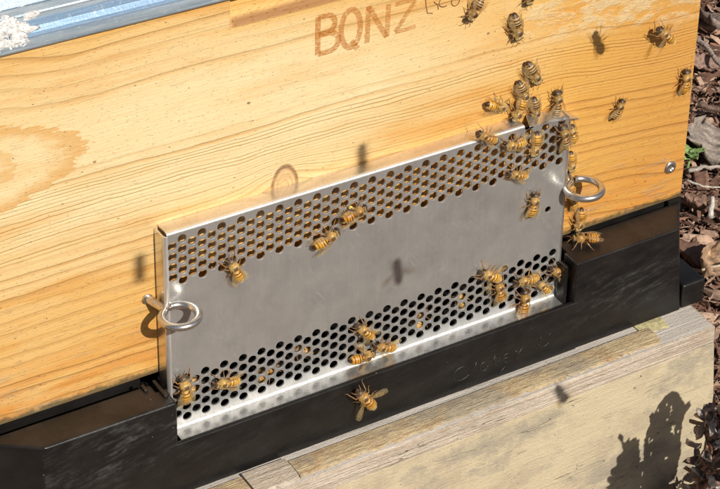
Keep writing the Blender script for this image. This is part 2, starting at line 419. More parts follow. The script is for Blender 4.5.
chip_field(26000, (270, 600), (-110, 380), 4.0, 'bark_crumbs', (6, 25), 3)
chip_field(14000, (-900, 700), (-1100, 600), 22, 'bark_mulch', (0, 8), 2)

# ================================================================== TIMBER STAND
stand = empty('timber_stand', 'weathered timber stand with yellow front panel under the black hive floor', 'stand', (60, 0, GZ))
V, F = prism([(-230, -38.5), (262.6, -38.5), (274, 300), (-230, 300)], -128.6, -118.6)
obj('top_plank', V, F, [M['band']], stand, bevel=.9)
V, F = prism([(-229, -37.7), (273.0, -37.7), (276, 299), (-229, 299)], GZ - 2, -128.65, [(-229, -37.7), (263.5, -37.7), (275, 299), (-229, 299)])
obj('front_panel', V, F, M['panel'], stand, bevel=.6)
V, F = box(-228, 261.5, -37.6, 200, -118.55, -118.25)
obj('top_face', V, F, M['under'], stand)
def rough_strip(x0, x1, y0, y1, z0, z1, seed):
    r = random.Random(seed); n = max(3, int((x1 - x0) / 2.2)); V, F = [], []
    for i in range(n + 1):
        x = x0 + (x1 - x0) * i / n; a = r.uniform(-1.1, .9); b = r.uniform(-.5, .3); cdr = r.uniform(-.6, .5)
        V += [(x, y0 + a, z0), (x, y0 + a * .5 + r.uniform(0, .8), z1 + b - .3), (x, y0 + 5 + cdr * 3, z1 + cdr * .6 + .2), (x, y1, z1), (x, y1, z0)]
    for i in range(n):
        for j in range(5): F.append((i * 5 + j, i * 5 + (j + 1) % 5, (i + 1) * 5 + (j + 1) % 5, (i + 1) * 5 + j)[::-1])
    F += [tuple(range(5)), tuple(range(n * 5, n * 5 + 5))[::-1]]
    return V, F
strips = [(-150, 20.5, -35.5, 1), (21.2, 41.5, -36.3, 2), (42.2, 150, -35.8, 3), (150.0, 232.5, -35.2, 4)]
V, F = rough_strip(-150, 20.5, -35.5, -24, -118.2, -116.8, 1); obj('rough_strip', V, F, M['splint'], stand)
V, F = rough_strip(21.2, 41.5, -36.6, -23, -118.2, -116.2, 2); obj('rough_strip', V, F, M['band'], stand)
V, F = rough_strip(42.2, 232.5, -35.8, -25, -118.2, -116.7, 3); obj('rough_strip', V, F, M['splint'], stand)
V, F = rough_strip(228, 243, -27.5, -19, -118.2, -117.4, 9); obj('yellow_splinter', V, F, mat_simple('yellow_splinter', (.44, .38, .20), .7, .3, .4, .4), stand)

# ================================================================== HIVE BOX
hive = empty('wooden_hive_box', 'pine wood beehive box with faded orange letters above a steel guard', 'beehive', (75, 200, -69))
X0, X1, Z0, Z1 = -150., 265.0, -67.8, 102.5
px0, px1, pz0, pz1 = 31., 165., 84., 98.5
def front_board():
    xs = [X0, px0, px1, X1]; V, F = [], []
    def q(a): k = len(V); V.extend(a); F.append((k, k + 1, k + 2, k + 3))
    q([(X0, 0, Z0), (X1, 0, Z0), (X1, 0, pz0), (X0, 0, pz0)])
    q([(X0, 0, pz0), (px0, 0, pz0), (px0, 0, pz1), (X0, 0, pz1)])
    q([(px1, 0, pz0), (X1, 0, pz0), (X1, 0, pz1), (px1, 0, pz1)])
    q([(X0, 0, pz1), (X1, 0, pz1), (X1, 0, Z1), (X0, 0, Z1)])
    n = 6; pr_ = [(pz0 + (pz1 - pz0) * i / n, 6.0 * (i / n) ** .8) for i in range(n + 1)]
    for i in range(n):
        (a, da), (b, db) = pr_[i], pr_[i + 1]
        q([(px0, da, a), (px1, da, a), (px1, db, b), (px0, db, b)])
        q([(px0, 0, a), (px0, da, a), (px0, db, b), (px0, 0, b)])
        q([(px1, da, a), (px1, 0, a), (px1, 0, b), (px1, db, b)])
    q([(px0, 6, pz1), (px1, 6, pz1), (px1, 0, pz1), (px0, 0, pz1)])
    q([(X1, 0, Z0), (X1, 24, Z0), (X1, 24, Z1), (X1, 0, Z1)]); q([(X0, 24, Z0), (X0, 0, Z0), (X0, 0, Z1), (X0, 24, Z1)])
    q([(X1, 24, Z0), (X0, 24, Z0), (X0, 24, Z1), (X1, 24, Z1)]); q([(X0, 24, Z0), (X1, 24, Z0), (X1, 0, Z0), (X0, 0, Z0)])
    q([(X0, 0, Z1), (X1, 0, Z1), (X1, 24, Z1), (X0, 24, Z1)])
    return V, F
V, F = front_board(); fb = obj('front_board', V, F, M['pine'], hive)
bmm = bmesh.new(); bmm.from_mesh(fb.data); bmesh.ops.remove_doubles(bmm, verts=bmm.verts, dist=1e-6)
be = [e for e in bmm.edges if abs(e.verts[0].co.x - e.verts[1].co.x) < 1e-6 and e.verts[0].co.x * 1000 + 75 > 264 and abs(e.verts[0].co.y * 1000 + 200) < .01 and abs(e.verts[1].co.y * 1000 + 200) < .01]
if be: bmesh.ops.bevel(bmm, geom=be, offset=1.6 * MM, segments=3, affect='EDGES')
bmm.to_mesh(fb.data); bmm.free()
V, F = box(X0 + .5, X0 + 24, 24.1, 440, Z0, Z1 - .5); obj('side_board', V, F, M['pine'], hive)
V, F = box(X1 - 24, X1 - .5, 24.1, 440, Z0, Z1 - .5); obj('side_board', V, F, M['pine'], hive)
V, F = box(X0 + 24.2, X1 - 24.2, 416, 439, Z0, Z1 - .5); obj('back_board', V, F, M['pine'], hive)
# stamped letters BQNZ
def stamp(strokes, w, m, name):
    V, F = join(*[ribbon(s_, w, -.035 - .004 * i) for i, s_ in enumerate(strokes)]); o = obj(name, V, F, m, hive); return o
stamp([[(69.5, 79), (69.3, 70), (69.4, 61.8)], [(69.5, 78.5)] + arc(73.5, 74.7, 3.6, 3.9, 80, -80, 10) + [(69.8, 70.8)],
       [(69.8, 70.6)] + arc(74.2, 66.2, 4.6, 4.3, 80, -80, 10) + [(69.6, 62)]], 2.5, M['ink'], 'letter_b')
stamp([arc(84.4, 69.8, 4.4, 8.6, 0, 360, 28), [(84.6, 64), (87.8, 59.6)]], 2.5, M['ink'], 'letter_q')
stamp([[(92.0, 61.0), (92.3, 70), (92.5, 77.8)], [(92.5, 77.8), (96.5, 70), (101.2, 61.5)], [(101.2, 61.5), (101.5, 68), (101.8, 76.5)]], 2.4, M['ink'], 'letter_n')
stamp([[(105.0, 75.4), (109.5, 75.6), (114.6, 75.2)], [(114.6, 75.2), (110, 69), (105.2, 62.8)], [(105.2, 62.8), (110, 62.6), (114.8, 62.9)]], 2.1, M['ink'], 'letter_z')
stamp([[(119.2, 76), (119.6, 71), (120.4, 67.4), (123, 66.8)], [(123.2, 72), (125.2, 70.2), (125.6, 67.8)], arc(128.4, 70.6, 2.6, 2.2, 20, 300, 12), arc(133.8, 69.8, 2.0, 2.4, 0, 360, 12)], .5, M['burn'], 'pencilled_mark')
# screw in the lower right of the front board
def screw(cx, cz, r):
    V, F = [], []; prof = [(r, 0.05), (r, -.55), (r * .8, -1.05), (r * .45, -1.15), (r * .40, -.6), (0.01, -.55)]
    n = 24
    for rr, yy in prof:
        for j in range(n):
            q = 2 * math.pi * j / n; k = 1.0
            if rr < r * .5 and rr > .1: k = .8 + .35 * abs(math.cos(2 * q))
            V.append((cx + rr * k * math.cos(q), yy, cz + rr * k * math.sin(q)))
    for i in range(len(prof) - 1):
        for j in range(n): F.append((i * n + j, i * n + (j + 1) % n, (i + 1) * n + (j + 1) % n, (i + 1) * n + j))
    return V, F
V, F = screw(256.8, -49.2, 3.3); obj('screw', V, F, M['wire'], hive, smooth=True)

# ------------------------------------------------------------------ lid
lid = empty('hive_lid', 'sky-tinted pale blue ribbed metal lid with a white crust on its corner', 'lid', (75, 200, 98))
prof = [(-1.2, 98.0), (-2.6, 98.0), (-3.0, 98.8), (-2.6, 101.2), (-1.6, 101.9), (-1.6, 102.5), (-.6, 103.4), (2.4, 107.2), (2.6, 108.2), (1.9, 108.9), (1.9, 109.6), (3.4, 112.0), (3.8, 112.4), (3.4, 113.0), (5.4, 116.2), (7.0, 117.2), (60, 117.6), (60, 113.5), (12, 113.5), (3, 112.6), (.6, 104.6)]
xs = [-160] + list(range(-150, 290, 20)) + [290]
V, F = [], []
for x in xs:
    for (a, b) in prof: V.append((x, a, b))
n = len(prof)
for i in range(len(xs) - 1):
    for j in range(n): F.append((i * n + j, i * n + (j + 1) % n, (i + 1) * n + (j + 1) % n, (i + 1) * n + j)[::-1])
F += [tuple(range(n)), tuple(range((len(xs) - 1) * n, len(xs) * n))[::-1]]
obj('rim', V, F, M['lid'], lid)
V, F = box(-159, 289, 60.1, 445, 113.6, 117.5); obj('top_sheet', V, F, mat_simple('lid_top', (.34, .31, .30), .6, .4, .06, .5), lid)
def lump(cx, cy, cz, rx, ry, rz, seed, n=18, amp=.35):
    r = np.random.default_rng(seed); V, F = [], []
    w = r.normal(0, 1, (8, 3)); ph = r.uniform(0, 6.28, 8)
    for i in range(n + 1):
        t = math.pi * i / n
        for j in range(2 * n):
            p = math.pi * j / n; d = np.array([math.sin(t) * math.cos(p), math.cos(t), math.sin(t) * math.sin(p)])
            k = 1 + amp * sum(math.sin(4.5 * w[m_] @ d + ph[m_]) for m_ in range(8)) / 5
            V.append((cx + rx * d[0] * k, cy + ry * d[1] * k, cz + rz * d[2] * k))
    for i in range(n):
        for j in range(2 * n): F.append((i * 2 * n + j, i * 2 * n + (j + 1) % (2 * n), (i + 1) * 2 * n + (j + 1) % (2 * n), (i + 1) * 2 * n + j))
    return V, F
L_ = [(lambda zz: lump(-55 + random.uniform(-9, 7), (-1.9 if zz < 102.5 else -1.5 + (zz - 102.5) * .62), zz, random.uniform(1.2, 4.5), .8, random.uniform(1.0, 2.8), k, 9, .4))(random.uniform(99.5, 114)) for k in range(34)]
V, F = join(*L_); obj('white_crust', V, F, M['crust'], lid, smooth=True)

# ================================================================== BLACK HIVE FLOOR
tray = empty('black_hive_floor', 'black plastic hive floor framing the steel guard below the wooden box', 'hive floor', (95, 0, -118))
LZ = -69.6
V, F = prism([(-62.6, -20.1), (-5.6, -20.1), (-5.6, -9.0), (-9.6, -9.0), (-9.6, -3.4), (-85.0, -3.4)], -118, LZ); obj('left_block', V, F, M['plastic'], tray, bevel=1.3)
V, F = prism([(191.6, -20.1), (255.2, -20.1), (257.5, -1.3), (193.4, -1.3), (193.4, -9.5), (191.6, -9.5)], -118, LZ, [(191.6, -20.1), (249.3, -20.1), (264, -1.3), (193.4, -1.3), (193.4, -9.5), (191.6, -9.5)])
obj('right_block', V, F, M['plastic'], tray, bevel=1.5)
V, F = box(255.6, 269.3, -20.0, 300, -117.9, -104.3); obj('corner_foot', V, F, M['plastic'], tray, bevel=1.4)
V, F = box(-8.5, 194.6, -20.13, -17.9, -117.95, -91.3); obj('front_strip', V, F, M['plastic'], tray, bevel=.35)
V, F = box(-9.5, 193.3, -17.8, 0, -117.9, -97.5); obj('landing_deck', V, F, M['plastic'], tray)
V, F = box(188.9, 190.7, -15.4, -9.6, -97.4, -73.2); obj('guide_rib', V, F, M['plastic'], tray, bevel=.4)
V, F = box(-9.0, -7.4, -15.5, -3.6, LZ + .02, LZ + 1.5); obj('guide_rib', V, F, M['plastic'], tray, bevel=.35)
V, F = box(-14.2, -12.6, -8, -3.7, LZ + .02, LZ + 1.3); obj('guide_rib', V, F, M['plastic'], tray, bevel=.35)
V, F = join(box(-8.3, -5.9, -14.0, -10.4, LZ + .01, LZ + .5), ); obj('guide_notch', V, F, M['plastic'], tray, bevel=.15)
# bottom board the box stands on, seen dark through the entrance
V, F = box(-97, 257, .3, 119.8, -117.8, -97); obj('entrance_sill', V, F, M['plastic'], tray)
V, F = box(-149, -97.1, 4, 439, -117.8, -68.2); obj('side_rail', V, F, M['plastic'], tray)
V, F = box(257.2, 264.6, -1.2, 439, -104.2, -68.2); obj('side_rail', V, F, M['plastic'], tray)
V, F = box(-97, -9.7, 6, 438, -96.95, -73); obj('inner_floor', V, F, M['plastic'], tray)
V, F = box(193.5, 257.1, 2, 438, -104, -68.3); obj('inner_floor', V, F, M['plastic'], tray)
V, F = box(-9.6, 193.4, 120, 438, -96.9, -68.1); obj('inner_floor', V, F, M['plastic'], tray)
# raised moulded script on the strip
YT = -20.15
def emboss(strokes, w=.28, name='moulded_word'):
    V, F = join(*[tube([(a, YT, b) for a, b in s_], w, 6) for s_ in strokes]); return obj(name, V, F, M['scuff'], tray, smooth=True)
emboss([arc(132.0, -108.0, 4.6, 3.6, 60, 330, 16), [(136.0, -109.8), (139.0, -106.8), (139.6, -104.4)],
        arc(143.6, -108.6, 2.2, 2.4, 0, 360, 14), [(149.4, -104.6), (149.2, -108.8), (150.4, -110.8), (151.8, -110.2)], [(147.8, -106.2), (151.4, -106.2)],
        [(154.0, -108.4), (157.8, -108.2)] + arc(155.9, -108.4, 2.0, 2.3, 5, 300, 12), [(160.4, -106.0), (164.8, -111)], [(164.6, -105.6), (160.2, -110.8)], [(151.8, -116.2), (155.4, -113.0)]])
emboss([arc(176.2, -107.0, 3.0, 2.6, 190, 330, 8), [(173.8, -105.6), (174.2, -103.6)], [(178.0, -104.2), (180.0, -103.6), (180.4, -105)]], .22, 'moulded_mark')

# ================================================================== STEEL MOUSE GUARD
guard = empty('perforated_steel_guard', 'perforated grey stainless steel guard plate across the hive entrance', 'mouse guard', (95, 0, -93))
PY = -8.1; PITCH = 5.0; CW = 4.339; RH = 1.92
holes = []
for c in range(44):
    for band in (0, 1):
        top = 0.0 if band == 0 else -68.73
        rows = 5 if c % 2 else 4; off = 0 if c % 2 else 2.5
        for r in range(rows): holes.append((c * CW, top - off - r * PITCH, RH))
holes += [(183.3, -44.0, 1.5), (1.6, -42.9, 1.3)]
class Plate:
    """plate meshed cell by cell: every hole is a real opening with a rounded rim"""
    def __init__(s): s.V = []; s.F = []; s.idx = {}
    def v(s, x, y, z):
        k = (round(x, 3), round(y, 3), round(z, 3))
        if k not in s.idx: s.idx[k] = len(s.V); s.V.append((x, y, z))
        return s.idx[k]
    def quad(s, a, b, c, d): s.F.append((s.v(*a), s.v(*b), s.v(*c), s.v(*d)))
    def hole(s, cx, cz, r, x0, x1, z0, z1, n=6):
        per = [(x0 + (x1 - x0) * i / n, z0) for i in range(n)] + [(x1, z0 + (z1 - z0) * i / n) for i in range(n)] + [(x1 - (x1 - x0) * i / n, z1) for i in range(n)] + [(x0, z1 - (z1 - z0) * i / n) for i in range(n)]
        m = 4 * n
        rings = [(r + .17, YF), (r + .07, YF + .05), (r, YF + .16), (r, YB)]
        cs = [[(cx + rr * math.cos(2 * math.pi * k / m - 3 * math.pi / 4), yy, cz + rr * math.sin(2 * math.pi * k / m - 3 * math.pi / 4)) for k in range(m)] for rr, yy in rings]
        pf_ = [(a, YF, b) for a, b in per]; pb = [(a, YB, b) for a, b in per]
        for k in range(m):
            j = (k + 1) % m; s.quad(pf_[k], pf_[j], cs[0][j], cs[0][k])
            for q in range(3): s.quad(cs[q][k], cs[q][j], cs[q + 1][j], cs[q + 1][k])
            s.quad(cs[3][k], cs[3][j], pb[j], pb[k])
    def rect(s, x0, x1, z0, z1, n=1):
        for i in range(n):
            a, b = z0 + (z1 - z0) * i / n, z0 + (z1 - z0) * (i + 1) / n
            s.quad((x0, YF, a), (x1, YF, a), (x1, YF, b), (x0, YF, b)); s.quad((x0, YB, b), (x1, YB, b), (x1, YB, a), (x0, YB, a))
YF, YB = PY, PY + .8
P_ = Plate(); h5 = PITCH / 6
ZT, ZB = 3.2, -92.2
for c in range(44):
    xa, xb = c * CW - CW / 2, (c + 1) * CW - CW / 2
    off = 0 if c % 2 else 2.5; rows = 5 if c % 2 else 4
    ztop = ZT if c * CW < 167 else (2.4 if c * CW > 170 else 1.9)
    zc = 2.5 - off
    P_.rect(xa, xb, zc, ztop)
    for r in range(rows): P_.hole(c * CW, -off - r * PITCH, RH, xa, xb, zc - (r + 1) * PITCH, zc - r * PITCH)
    z1 = zc - rows * PITCH; zb = -68.73 + 2.5 - off
    if c == 42: P_.rect(xa, xb, -41.5, z1)
    P_.rect(xa, xb, zb, z1) if c != 42 else (P_.hole(c * CW, -44.0, 1.5, xa, xb, -46.5, -41.5), P_.rect(xa, xb, zb, -46.5))
    for r in range(rows): P_.hole(c * CW, -68.73 - off - r * PITCH, RH, xa, xb, zb - (r + 1) * PITCH, zb - r * PITCH)
    P_.rect(xa, xb, ZB, zb - rows * PITCH)
P_.rect(44 * CW - CW / 2, 190.0, ZB, 1.6)
obj('perforated_plate', P_.V, P_.F, M['steel'], guard)
def sheet(profile, a0, a1, axis, th=.8):
    """bend profile [(u,v)] swept along an axis; profile in (y,z) for axis x or (x,y) for axis z"""
    P = [Vector(p) for p in profile]; V, F = [], []
    nrm = []
    for i in range(len(P)):
        t = (P[min(i + 1, len(P) - 1)] - P[max(i - 1, 0)]).normalized(); nrm.append(Vector((-t.y, t.x)))
    ring = P + [p + n_ * th for p, n_ in zip(P, nrm)][::-1]; m = len(ring)
    for a in (a0, a1):
        for p in ring: V.append((a, p.x, p.y) if axis == 'x' else (p.x, p.y, a))
    F = [tuple(range(m)), tuple(range(m, 2 * m))[::-1]] + [(i, (i + 1) % m, m + (i + 1) % m, m + i)[::-1] for i in range(m)]
    return V, F
q5 = [math.radians(k * 15) for k in range(7)]
M['roll'] = mat_steel('rolled_steel_edge', .42, .80, (.82, .80, .77))
def sheet_obj(name, profile, a0, a1, axis, m=None, th=.75):
    V, F = sheet(profile, a0, a1, axis, th); o = obj(name, V, F, m or M['flange'], guard, smooth=True)
    bm_ = bmesh.new(); bm_.from_mesh(o.data); bmesh.ops.recalc_face_normals(bm_, faces=bm_.faces)
    for e in bm_.edges:
        if len(e.link_faces) == 2 and e.calc_face_angle() > math.radians(40): e.smooth = False
    bm_.to_mesh(o.data); bm_.free(); return o
sheet_obj('rolled_edge', [(PY + 1 - math.cos(a), 3.2 + math.sin(a)) for a in q5] + [(-6.6, 4.2)], -2.2, 166.9, 'x', M['roll'], th=-.75)
sheet_obj('rolled_edge', [(PY + .02, -92.1), (PY - .10, -92.5), (PY - .4, -92.95), (PY - .9, -93.2)], -2.1, 190.0, 'x', M['roll'], th=.75)
sheet_obj('rolled_edge', [(-2.17 - math.sin(a), PY + 1 - math.cos(a)) for a in q5], -92.0, 3.1, 'z', M['roll'], th=.75)
sheet_obj('top_flange', [(-6.59, 4.2), (-3.5, 4.2), (-.15, 4.25)], -2.2, 166.9, 'x', th=-.75)
sheet_obj('bottom_lip', [(PY - .91, -93.2), (-12.5, -93.5), (-17.4, -93.7)], -2.1, 190.0, 'x', m=mat_steel('lip_steel', .26, .86, (.68, .67, .65)), th=.75)
sheet_obj('side_flange', [(-3.17, -7.09), (-3.17, -3.5), (-3.17, -.15)], -92.0, 3.1, 'z', th=.75)
sheet_obj('side_flange', [(190.0 + math.sin(a), PY + 1 - math.cos(a)) for a in q5] + [(191, -3.5), (191, -.15)], -92.0, 1.4, 'z', th=-.75)
V = [(169.5, -7.9, 2.9), (188.5, -8.6, 1.6), (201.5, -1.2, -5.6), (190.5, -.5, 1.8), (172.5, -.4, 4.0)]
V += [(a, b, c - .7) for a, b, c in V]
F = [(0, 1, 2, 3, 4), (9, 8, 7, 6, 5)] + [(i, 5 + i, 5 + (i + 1) % 5, (i + 1) % 5) for i in range(5)]
o = obj('bent_corner_tab', V, F, M['flange'], guard, bevel=.2)

# ------------------------------------------------------------------ screw eyes
def screw_eye(name, label, base, centre, R_, w):
    t = empty(name, label, 'screw eye', base, 'screw eyes holding the steel guard')
    b = Vector(base); c = Vector(centre); d = (b - c); d.z = 0; a0 = math.atan2(d.y, d.x)
    pts = [b + Vector((0, 2.5, 0)), b, b + (c + d.normalized() * (R_ + 2.2) - b) * .6]
    arcp = []
    for k in range(0, 35):
        q = a0 + math.radians(10 + k * 10); arcp.append(c + Vector((math.cos(q), math.sin(q), 0)) * R_ + Vector((0, 0, .03 * k - .4)))
    pts.append(c + d.normalized() * (R_ + 1.6) + Vector((0, 0, -.3)))
    V, F = tube([tuple(p) for p in pts + arcp], w, 14); obj('ring', V, F, M['wire'], t, smooth=True)
    V, F = tube([tuple(b + Vector((0, .4, 0))), tuple(b + Vector((0, -1.1, 0)))], w * 1.35, 14); obj('collar', V, F, M['wire'], t, smooth=False, bevel=.2)
    return t
screw_eye('screw_eye', 'steel screw eye beside the left edge of the guard', (-7.9, 0, -29.5), (-1.4, -16.3, -30.6), 7.4, 1.7)
screw_eye('screw_eye', 'steel screw eye at the right edge of the guard', (196.5, 0, -34.2), (197.6, -13.2, -35.2), 7.9, 1.7)

# ================================================================== HONEY BEES (local: +x head, +z away from the surface, mm)
def bee_body(variant):
    st = [(-6.7, .12, .12, 1.9), (-6.3, .75, .7, 2.0), (-5.5, 1.35, 1.25, 2.2), (-4.9, 1.65, 1.5, 2.3), (-4.2, 1.9, 1.75, 2.4), (-3.5, 2.05, 1.9, 2.5), (-2.8, 2.12, 1.98, 2.55), (-2.1, 2.1, 1.95, 2.6), (-1.4, 1.95, 1.85, 2.65), (-.7, 1.6, 1.5, 2.7), (-.2, 1.0, 1.0, 2.7),
          (.1, .6, .65, 2.7), (.4, .95, 1.0, 2.75), (.9, 1.65, 1.55, 2.85), (1.5, 1.98, 1.85, 2.95), (2.2, 2.1, 1.95, 3.0), (2.9, 1.95, 1.8, 2.95), (3.5, 1.5, 1.45, 2.8), (3.9, .85, .9, 2.65), (4.15, .7, .8, 2.55),
          (4.4, 1.3, 1.2, 2.4), (4.8, 1.75, 1.5, 2.3), (5.3, 1.75, 1.5, 2.15), (5.8, 1.35, 1.25, 1.95), (6.2, .75, .8, 1.7), (6.4, .12, .15, 1.55)]
    fx = np.concatenate([np.linspace(st[i][0], st[i + 1][0], 4)[:-1] for i in range(len(st) - 1)] + [[st[-1][0]]])
    A = np.array(st); ry = np.interp(fx, A[:, 0], A[:, 1]); rz = np.interp(fx, A[:, 0], A[:, 2]); cz = np.interp(fx, A[:, 0], A[:, 3])
    n = 20; V, F, Cc = [], [], []
    gold, dark, pale = (.80, .40, .045), (.055, .022, .009), (.66, .52, .28)
    for i, x in enumerate(fx):
        for j in range(n):
            q = 2 * math.pi * j / n; s_ = 1.0
            if x < 0:
                fr = ((x + 6.7) / 1.15) % 1; s_ = 1 - .05 * max(0, 1 - abs(fr - .02) * 9)
            V.append((x, ry[i] * math.cos(q) * s_, cz[i] + rz[i] * math.sin(q) * s_))
            up = math.sin(q)
            if x < -.05:
                k = (x + 6.7) / 1.15; fr = k % 1
                wd = .25 if variant == 0 else .44
                if x < -5.3: c = dark
                elif fr < wd: c = dark
                elif fr < wd + .14: c = tuple((a + b) / 2 for a, b in zip(gold, dark))
                else: c = gold if variant == 0 else (pale if fr < .88 else (.5, .30, .12))
                if variant == 1 and x > -2.2 and fr >= wd: c = (.50, .24, .05)
                if up < -.2: c = tuple(a * .6 + b * .4 for a, b in zip(c, (.55, .38, .18)))
            elif x < 4.1:
                rr = math.hypot((x - 2.1) / 1.5, math.cos(q) * 1.35)
                c = (.14, .075, .03) if (rr < .75 and up > 0) else (.55, .34, .10)
                if variant == 1: c = tuple(a * .7 for a in c)
            else: c = (.10, .06, .03) if x > 5.0 else (.30, .20, .09)
            Cc.append(c)
    for i in range(len(fx) - 1):
        for j in range(n): F.append((i * n + j, i * n + (j + 1) % n, (i + 1) * n + (j + 1) % n, (i + 1) * n + j)[::-1])
    F += [tuple(range(n)), tuple(range((len(fx) - 1) * n, len(fx) * n))[::-1]]
    return mesh('body', V, F, M['bee'], True, col=Cc)
def bee_fur(seed, dens=900):
    r = np.random.default_rng(seed); V, F = [], []
    for k in range(dens):
        if k < dens * .52:
            u = r.uniform(.5, 3.7); a = r.uniform(-.6, math.pi + .6); t = (u - 2.1) / 1.75
            rad = max(.3, 1 - t * t) ** .5
            if a > .6 and a < 2.5 and abs(u - 2.1) < .9 and r.random() < .75: continue
            p = Vector((u, 1.95 * rad * math.cos(a), 2.9 + 1.8 * rad * math.sin(a))); nn = Vector((t * .8, math.cos(a) * rad, math.sin(a) * rad)).normalized(); L = r.uniform(.45, .95)
        elif k < dens * .62:
            a = r.uniform(0, math.pi); u = r.uniform(4.3, 5.0); p = Vector((u, 1.5 * math.cos(a), 2.35 + 1.35 * math.sin(a))); nn = Vector((.3, math.cos(a), math.sin(a))).normalized(); L = r.uniform(.3, .6)
        else:
            a = r.uniform(-.3, math.pi + .3); s_ = r.integers(0, 5); u = -1.0 - s_ * 1.12 + r.uniform(-.45, .35); ra = np.interp(u, [-6.7, -5.5, -4.2, -2.5, -1], [.2, 1.3, 1.85, 2.05, 1.8]); p = Vector((u, ra * math.cos(a), 2.5 + ra * .95 * math.sin(a))); nn = Vector((-.9, math.cos(a), math.sin(a))).normalized(); L = r.uniform(.3, .55)
        d = (nn + Vector(r.normal(0, .28, 3))).normalized(); s2 = d.orthogonal().normalized() * .045
        k0 = len(V); V += [tuple(p - s2 - nn * .1), tuple(p + s2 - nn * .1), tuple(p + d * L)]; F.append((k0, k0 + 1, k0 + 2))
    return mesh('fur', V, F, M['fur'])
def bee_wing(hind):
    L, W = (9.2, 3.0) if not hind else (6.4, 2.2); n = 12; V, F = [], []
    for i in range(n + 1):
        t = i / n; w = W * (math.sin(math.pi * min(1, t * .86 + .04)) ** .7) * (.35 + .65 * t) * 1.05 if t < 1 else .2
        le = .30 * w; z = .25 * math.sin(t * 3)
        for j, (s_, dz) in enumerate(((le, .02), (0, .12), (-w * .35, .0), (-w * .7, .08))): V.append((-t * L, s_, z + dz))
    for i in range(n):
        for j in range(3): F.append((i * 4 + j, i * 4 + j + 1, i * 4 + j + 5, i * 4 + j + 4))
    mi = [0] * len(F)
    def vein(path, w=.055):
        v, f = tube(path, w, 4, cap=False); k = len(V); V.extend(v); F.extend([tuple(a + k for a in p) for p in f]); mi.extend([1] * len(f))
    vein([V[i * 4] for i in range(0, n + 1)]); vein([(V[i * 4 + 1][0], V[i * 4 + 1][1], V[i * 4 + 1][2] + .02) for i in range(0, n - 2)], .04)
    vein([(V[i * 4 + 2][0], V[i * 4 + 2][1], V[i * 4 + 2][2] + .02) for i in range(0, n - 4)], .04)
    return mesh('wing', V, F, [M['wing'], M['leg']], True, mi=mi)
BODY = [bee_body(0), bee_body(1)]; FUR = [bee_fur(1), bee_fur(2)]; WING = [bee_wing(False), bee_wing(True)]
def leg_mesh(side, k, seed):
    r = random.Random(seed); bx_ = (3.1, 2.0, .9)[k]; dx = (2.2, -.1, -2.6)[k] + r.uniform(-.7, .7); L = (2.2, 2.6, 3.4)[k] * r.uniform(.8, 1.15)
    a = Vector((bx_, side * .9, 1.5)); b = Vector((bx_ + dx * .35, side * (2.3 + r.uniform(-.2, .3)), 2.6)); c = Vector((bx_ + dx * .9, side * (2.4 + L * .38), 1.0)); d = Vector((bx_ + dx * 1.35, side * (2.3 + L * .62), .12)); e = d + Vector((dx * .2, side * .7, 0))
    w3 = .42 if k == 2 else .26
    V, F = tube([tuple(p) for p in (a, (a + b) / 2, b, b + (c - b) * .5, c, d, e)], [.25, .30, .18, w3 * .8, .15, .09, .05], 7)
    return mesh('leg', V, F, M['leg'], True)
LEGS = [[leg_mesh(s_, k, v * 10 + k + (5 if s_ > 0 else 0)) for k in range(3) for s_ in (-1, 1)] for v in range(3)]
ANT = []
for s_ in (-1, 1):
    V, F = tube([(5.7, s_ * .4, 2.7), (6.4, s_ * 1.0, 3.2), (7.0, s_ * 1.4, 3.0), (8.1, s_ * 2.0, 2.2)], [.12, .11, .13, .10], 6); ANT.append(mesh('antenna', V, F, M['leg'], True))
EYE = []
for s_ in (-1, 1):
    V, F = lump(5.2, s_ * 1.45, 2.35, .75, .5, 1.0, 3, 8, 0.0); EYE.append(mesh('eye', V, F, M['eye'], True))
V, F = lump(-.6, 3.1, 1.3, .85, .6, .7, 5, 8, .3); POL = mesh('pollen_basket', V, F, M['pollen'], True)
V, F = lump(-.6, -3.1, 1.3, .85, .6, .7, 5, 8, .3); POL2 = mesh('pollen_basket', V, F, M['pollen'], True)
def child(name, me, parent, mat4=None):
    o = bpy.data.objects.new(name, me); COL.objects.link(o); o.parent = parent
    if mat4 is not None: o.matrix_local = mat4
    return o
